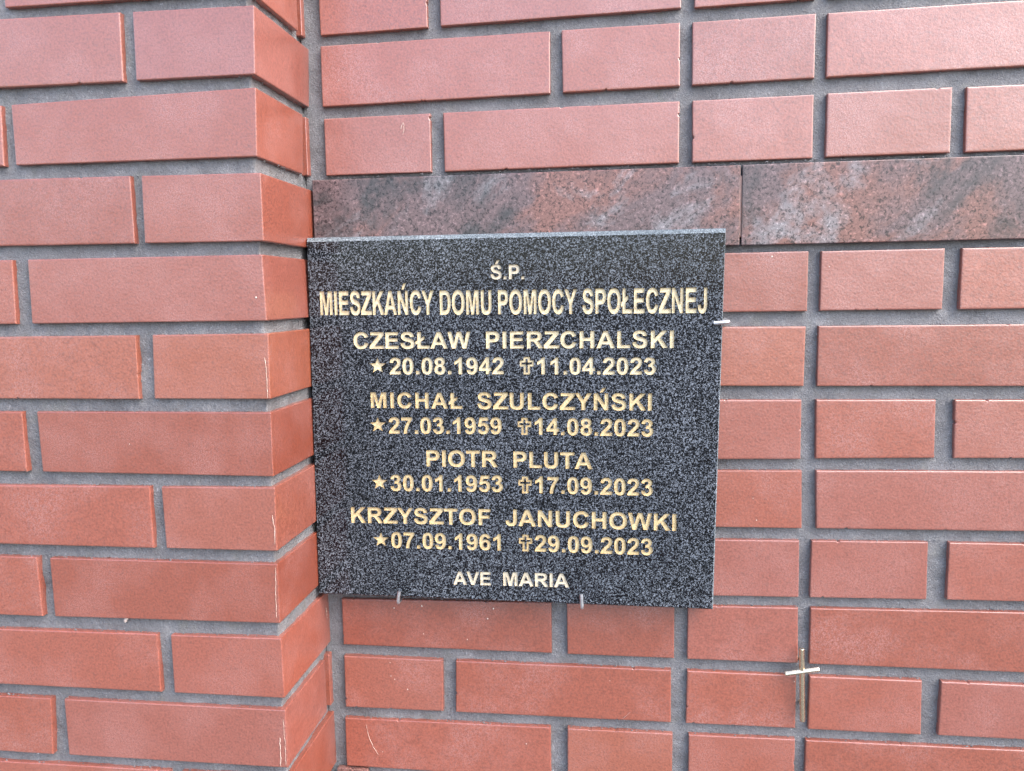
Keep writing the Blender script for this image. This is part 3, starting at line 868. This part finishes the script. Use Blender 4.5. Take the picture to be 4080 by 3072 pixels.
fr = [put(p, PLAQUE_Y) for p in (F_TL, F_TR, F_BR, F_BL)]
ri = [put(PTL, PLAQUE_Y + CH), put(PTR, PLAQUE_Y + CH), put(PBR, PLAQUE_Y + CS), put(PBL, PLAQUE_Y + CS)]
bk = [put(p, YB) for p in (PTL, PTR, PBR, PBL)]
for k in range(4):
    j = (k + 1) % 4
    F.append((fr[k], fr[j], ri[j], ri[k])); FM.append(1 if k == 0 else (1 if k == 1 else 0))
    F.append((ri[k], ri[j], bk[j], bk[k])); FM.append(1)
F.append((bk[0], bk[1], bk[2], bk[3])); FM.append(1)
link_mesh('slab', V, F, [M_BLACK, M_SAWN], plaque, origin=(0.221, 0.112, -0.347), face_mats=FM)

# each sunk letter: painted floor with a hollowed rim, and its side walls
for name, mat, isl in islands:
    LV, LF = [], []
    for o_, hs in isl:
        pts, tri = tess([o_] + hs)
        base = len(LV)
        LV += [(p[0], PLAQUE_Y + DEPTH, p[1]) for p in pts]
        LF += [tuple(base + i for i in t) for t in tri]
        for c in [o_] + hs:
            n = len(c)
            fb = len(LV)
            LV += [(p[0], PLAQUE_Y + DEPTH, p[1]) for p in c] + [(p[0], PLAQUE_Y, p[1]) for p in c]
            for i in range(n):
                j = (i + 1) % n
                LF.append((fb + i, fb + j, fb + n + j, fb + n + i))
    link_mesh(name, LV, LF, mat, plaque)

# ------------------------------------------------------------------ steel hooks that hold the plaque
def hook(name, pts, r, label):
    h = empty(name, pts[0])
    v, f = tube(pts, r, 12)
    link_mesh('rod', v, f, M_STEEL, h, smooth=False)
    p = Vector(pts[0])
    v, f = tube([(p.x, BACK_Y + 0.004, p.z), (p.x, BACK_Y - 0.0012, p.z)], r * 1.7, 12)
    link_mesh('wall_plug', v, f, M_MORTAR, h)
    return tag(h, label, 'hook', 'steel hooks holding the plaque')

def bend(a, b, c, r=0.004, n=5):
    """points from a to c round the corner b"""
    a, b, c = Vector(a), Vector(b), Vector(c)
    p = b + (a - b).normalized() * r
    q = b + (c - b).normalized() * r
    out = [a]
    for k in range(n + 1):
        t = k / n
        out.append((1 - t) ** 2 * p + 2 * t * (1 - t) * b + t * t * q)
    out.append(c)
    return [tuple(x) for x in out]

HY = 0.1005
hook('plaque_hook', bend((0.0931, 0.1345, -0.5520), (0.0921, HY, -0.5535), (0.0948, HY, -0.5388)), 0.0020, 'slightly leaning steel hook under the plaque, below and left of the words AVE MARIA')
hook('plaque_hook', bend((0.2993, 0.1345, -0.5515), (0.2993, HY, -0.5515), (0.2986, HY, -0.5350)), 0.0020, 'upright steel hook under the plaque, below and right of the words AVE MARIA')
hook('plaque_hook', bend((0.4500, 0.1345, -0.2408), (0.4506, HY, -0.2405), (0.4352, HY, -0.2417)), 0.0020, 'steel hook gripping the right-hand edge of the black plaque')

# ------------------------------------------------------------------ little brass cross in the joint
cross = tag(empty('brass_cross', (0.5370, 0.1185, -0.6370)), 'small polished brass cross fixed over an upright mortar joint of the wall', 'cross')
def facet_bar(p, q, w, d, front, parent, name):
    """bar with a ridged, six-sided section; front = unit vector out of the wall"""
    p, q, fr_ = Vector(p), Vector(q), Vector(front)
    t = (q - p).normalized()
    s = t.cross(fr_).normalized()
    sec = [(0.0, 1.0), (0.55, 0.72), (1.0, 0.1), (0.8, -0.8), (-0.8, -0.8), (-1.0, 0.1), (-0.55, 0.72)]
    v = []
    for e, k in ((p, 0.86), (p + t * 0.0006, 1.0), (q - t * 0.0006, 1.0), (q, 0.86)):
        for a, b in sec:
            v.append(tuple(e + s * (a * w / 2 * k) + fr_ * (b * d / 2 * k)))
    n = len(sec)
    f = []
    for k in range(3):
        for i in range(n):
            j = (i + 1) % n
            f.append((k * n + i, (k + 1) * n + i, (k + 1) * n + j, k * n + j))
    f.append(tuple(range(n)))
    f.append(tuple(3 * n + i for i in reversed(range(n))))
    return link_mesh(name, v, f, M_BRASS, parent)
facet_bar((0.5355, 0.1185, -0.5949), (0.5388, 0.1190, -0.6785), 0.0056, 0.0052, (0, -1, 0), cross, 'upright')
facet_bar((0.5189, 0.1180, -0.6243), (0.5542, 0.1180, -0.6174), 0.0052, 0.0050, (0, -1, 0), cross, 'crossbar')
v, f = tube([(0.5365, 0.1195, -0.612), (0.5365, 0.1345, -0.612)], 0.0016, 8)
link_mesh('fixing_pin', v, f, M_BRASS, cross)
v, f = tube([(0.5382, 0.1195, -0.662), (0.5382, 0.1345, -0.662)], 0.0016, 8)
link_mesh('fixing_pin', v, f, M_BRASS, cross)

# ------------------------------------------------------------------ lime flecks, scratches and streaks on the bricks
def fleck(parent, x, y, z, s, outdir=(0, -1)):
    """tiny raised crumb; outdir (0,-1) faces the viewer, (1,0) sits on the pillar's side"""
    n = 8
    v = []
    a0 = random.uniform(0, 6)
    for k in range(n):
        a = a0 + 2 * math.pi * k / n
        r = s * random.uniform(0.65, 1.1)
        u, w = r * math.cos(a), r * 1.15 * math.sin(a)
        v.append((x + u, y, z + w) if outdir[1] else (x, y + u, z + w))
    top = s * 0.45
    v.append((x + outdir[0] * top, y + outdir[1] * top, z))
    f = [(k, (k + 1) % n, n) for k in range(n)]
    return link_mesh('lime_fleck', v, f, M_LIME, parent)

def streak(parent, pts, y, w, name='lime_streak'):
    """thin broken ribbon of lime following a polyline on a brick face"""
    P2 = []
    for (xa, za), (xb, zb) in zip(pts[:-1], pts[1:]):
        k = max(2, int(math.hypot(xb - xa, zb - za) / 0.003))
        for i in range(k):
            P2.append((xa + (xb - xa) * i / k + random.uniform(-0.0004, 0.0004), za + (zb - za) * i / k))
    P2.append(pts[-1])
    v = []
    for i, (x, z) in enumerate(P2):
        e = min(i, len(P2) - 1 - i)
        ww = w * random.uniform(0.15, 0.95) * (0.35 if e == 0 else 1)
        x0_, z0_ = P2[max(i - 1, 0)]; x1_, z1_ = P2[min(i + 1, len(P2) - 1)]
        l = math.hypot(x1_ - x0_, z1_ - z0_) or 1
        nx, nz = -(z1_ - z0_) / l, (x1_ - x0_) / l
        v += [(x - nx * ww, y, z - nz * ww), (x, y - 0.00025 - ww * 0.4, z), (x + nx * ww, y, z + nz * ww)]
    f = []
    for i in range(len(P2) - 1):
        a = 3 * i
        f += [(a, a + 1, a + 4, a + 3), (a + 1, a + 2, a + 5, a + 4)]
    return link_mesh(name, v, f, M_LIME, parent)

K = 0.00012
for x, z, s in [(-0.0095, -0.2089, 9), (-0.1517, -0.3541, 5), (-0.1734, -0.5424, 20), (-0.1712, -0.5406, 12)]:
    fleck(pillar, x, -0.0004 if z > -0.5 else 0.004, z, s * K)
for x, z, s in [(0.038, 0.0239, 4), (0.0803, -0.5694, 8), (0.1136, -0.5657, 9), (0.1973, -0.5656, 8), (0.1904, -0.5781, 8), (0.1662, -0.6038, 6),
                (0.1147, -0.5994, 6), (0.0736, -0.6365, 5), (0.074, -0.6529, 5), (0.0784, -0.6567, 6), (0.0935, -0.6683, 8), (0.2331, -0.7277, 6),
                (0.4964, -0.1745, 8), (0.4866, -0.4553, 5), (0.5538, -0.1859, 5), (0.5306, -0.6365, 7), (0.3294, -0.6458, 4), (0.0607, -0.7485, 5), (0.4824, -0.4313, 4)]:
    fleck(wall, x, BACK_Y - 0.0004, z, s * K)
for s in ([(0.0415, -0.7148), (0.0444, -0.7289), (0.0495, -0.7429), (0.0553, -0.752)], [(0.343, -0.6905), (0.3478, -0.6863), (0.3526, -0.6815)],
          [(0.1083, -0.0233), (0.1094, -0.0265), (0.1089, -0.0318), (0.1077, -0.0362)], [(0.1083, -0.0233), (0.1063, -0.0277), (0.1056, -0.0303)]):
    streak(wall, s, BACK_Y - 0.0007, 0.00022 if s[0][1] < -0.1 else 0.0004)
for s, w in (([(-0.0042, -0.2673), (-0.0031, -0.2709), (-0.0029, -0.2857), (-0.0026, -0.3005), (-0.0026, -0.3070)], 0.00035),
             ([(-0.0040, -0.4246), (-0.0035, -0.4297), (-0.0024, -0.4369), (-0.0023, -0.4446), (-0.003, -0.4545)], 0.00045),
             ([(-0.0033, -0.4790), (-0.0045, -0.502), (-0.0050, -0.5311)], 0.00022),
             ([(-0.0082, -0.6600), (-0.008, -0.6799), (-0.009, -0.6920)], 0.0004), ([(-0.0035, -0.640), (-0.0028, -0.660), (-0.0028, -0.690)], 0.0002)):
    streak(pillar, s, -0.0002, w)
for y, z, s in [(0.1205, -0.5710, 9), (0.1213, -0.5745, 9), (0.1218, -0.5790, 9), (0.1226, -0.5830, 7), (0.030, 0.02, 5), (0.080, -0.27, 5)]:
    fleck(pillar, 0.0003, y, z, s * K, (1, 0))
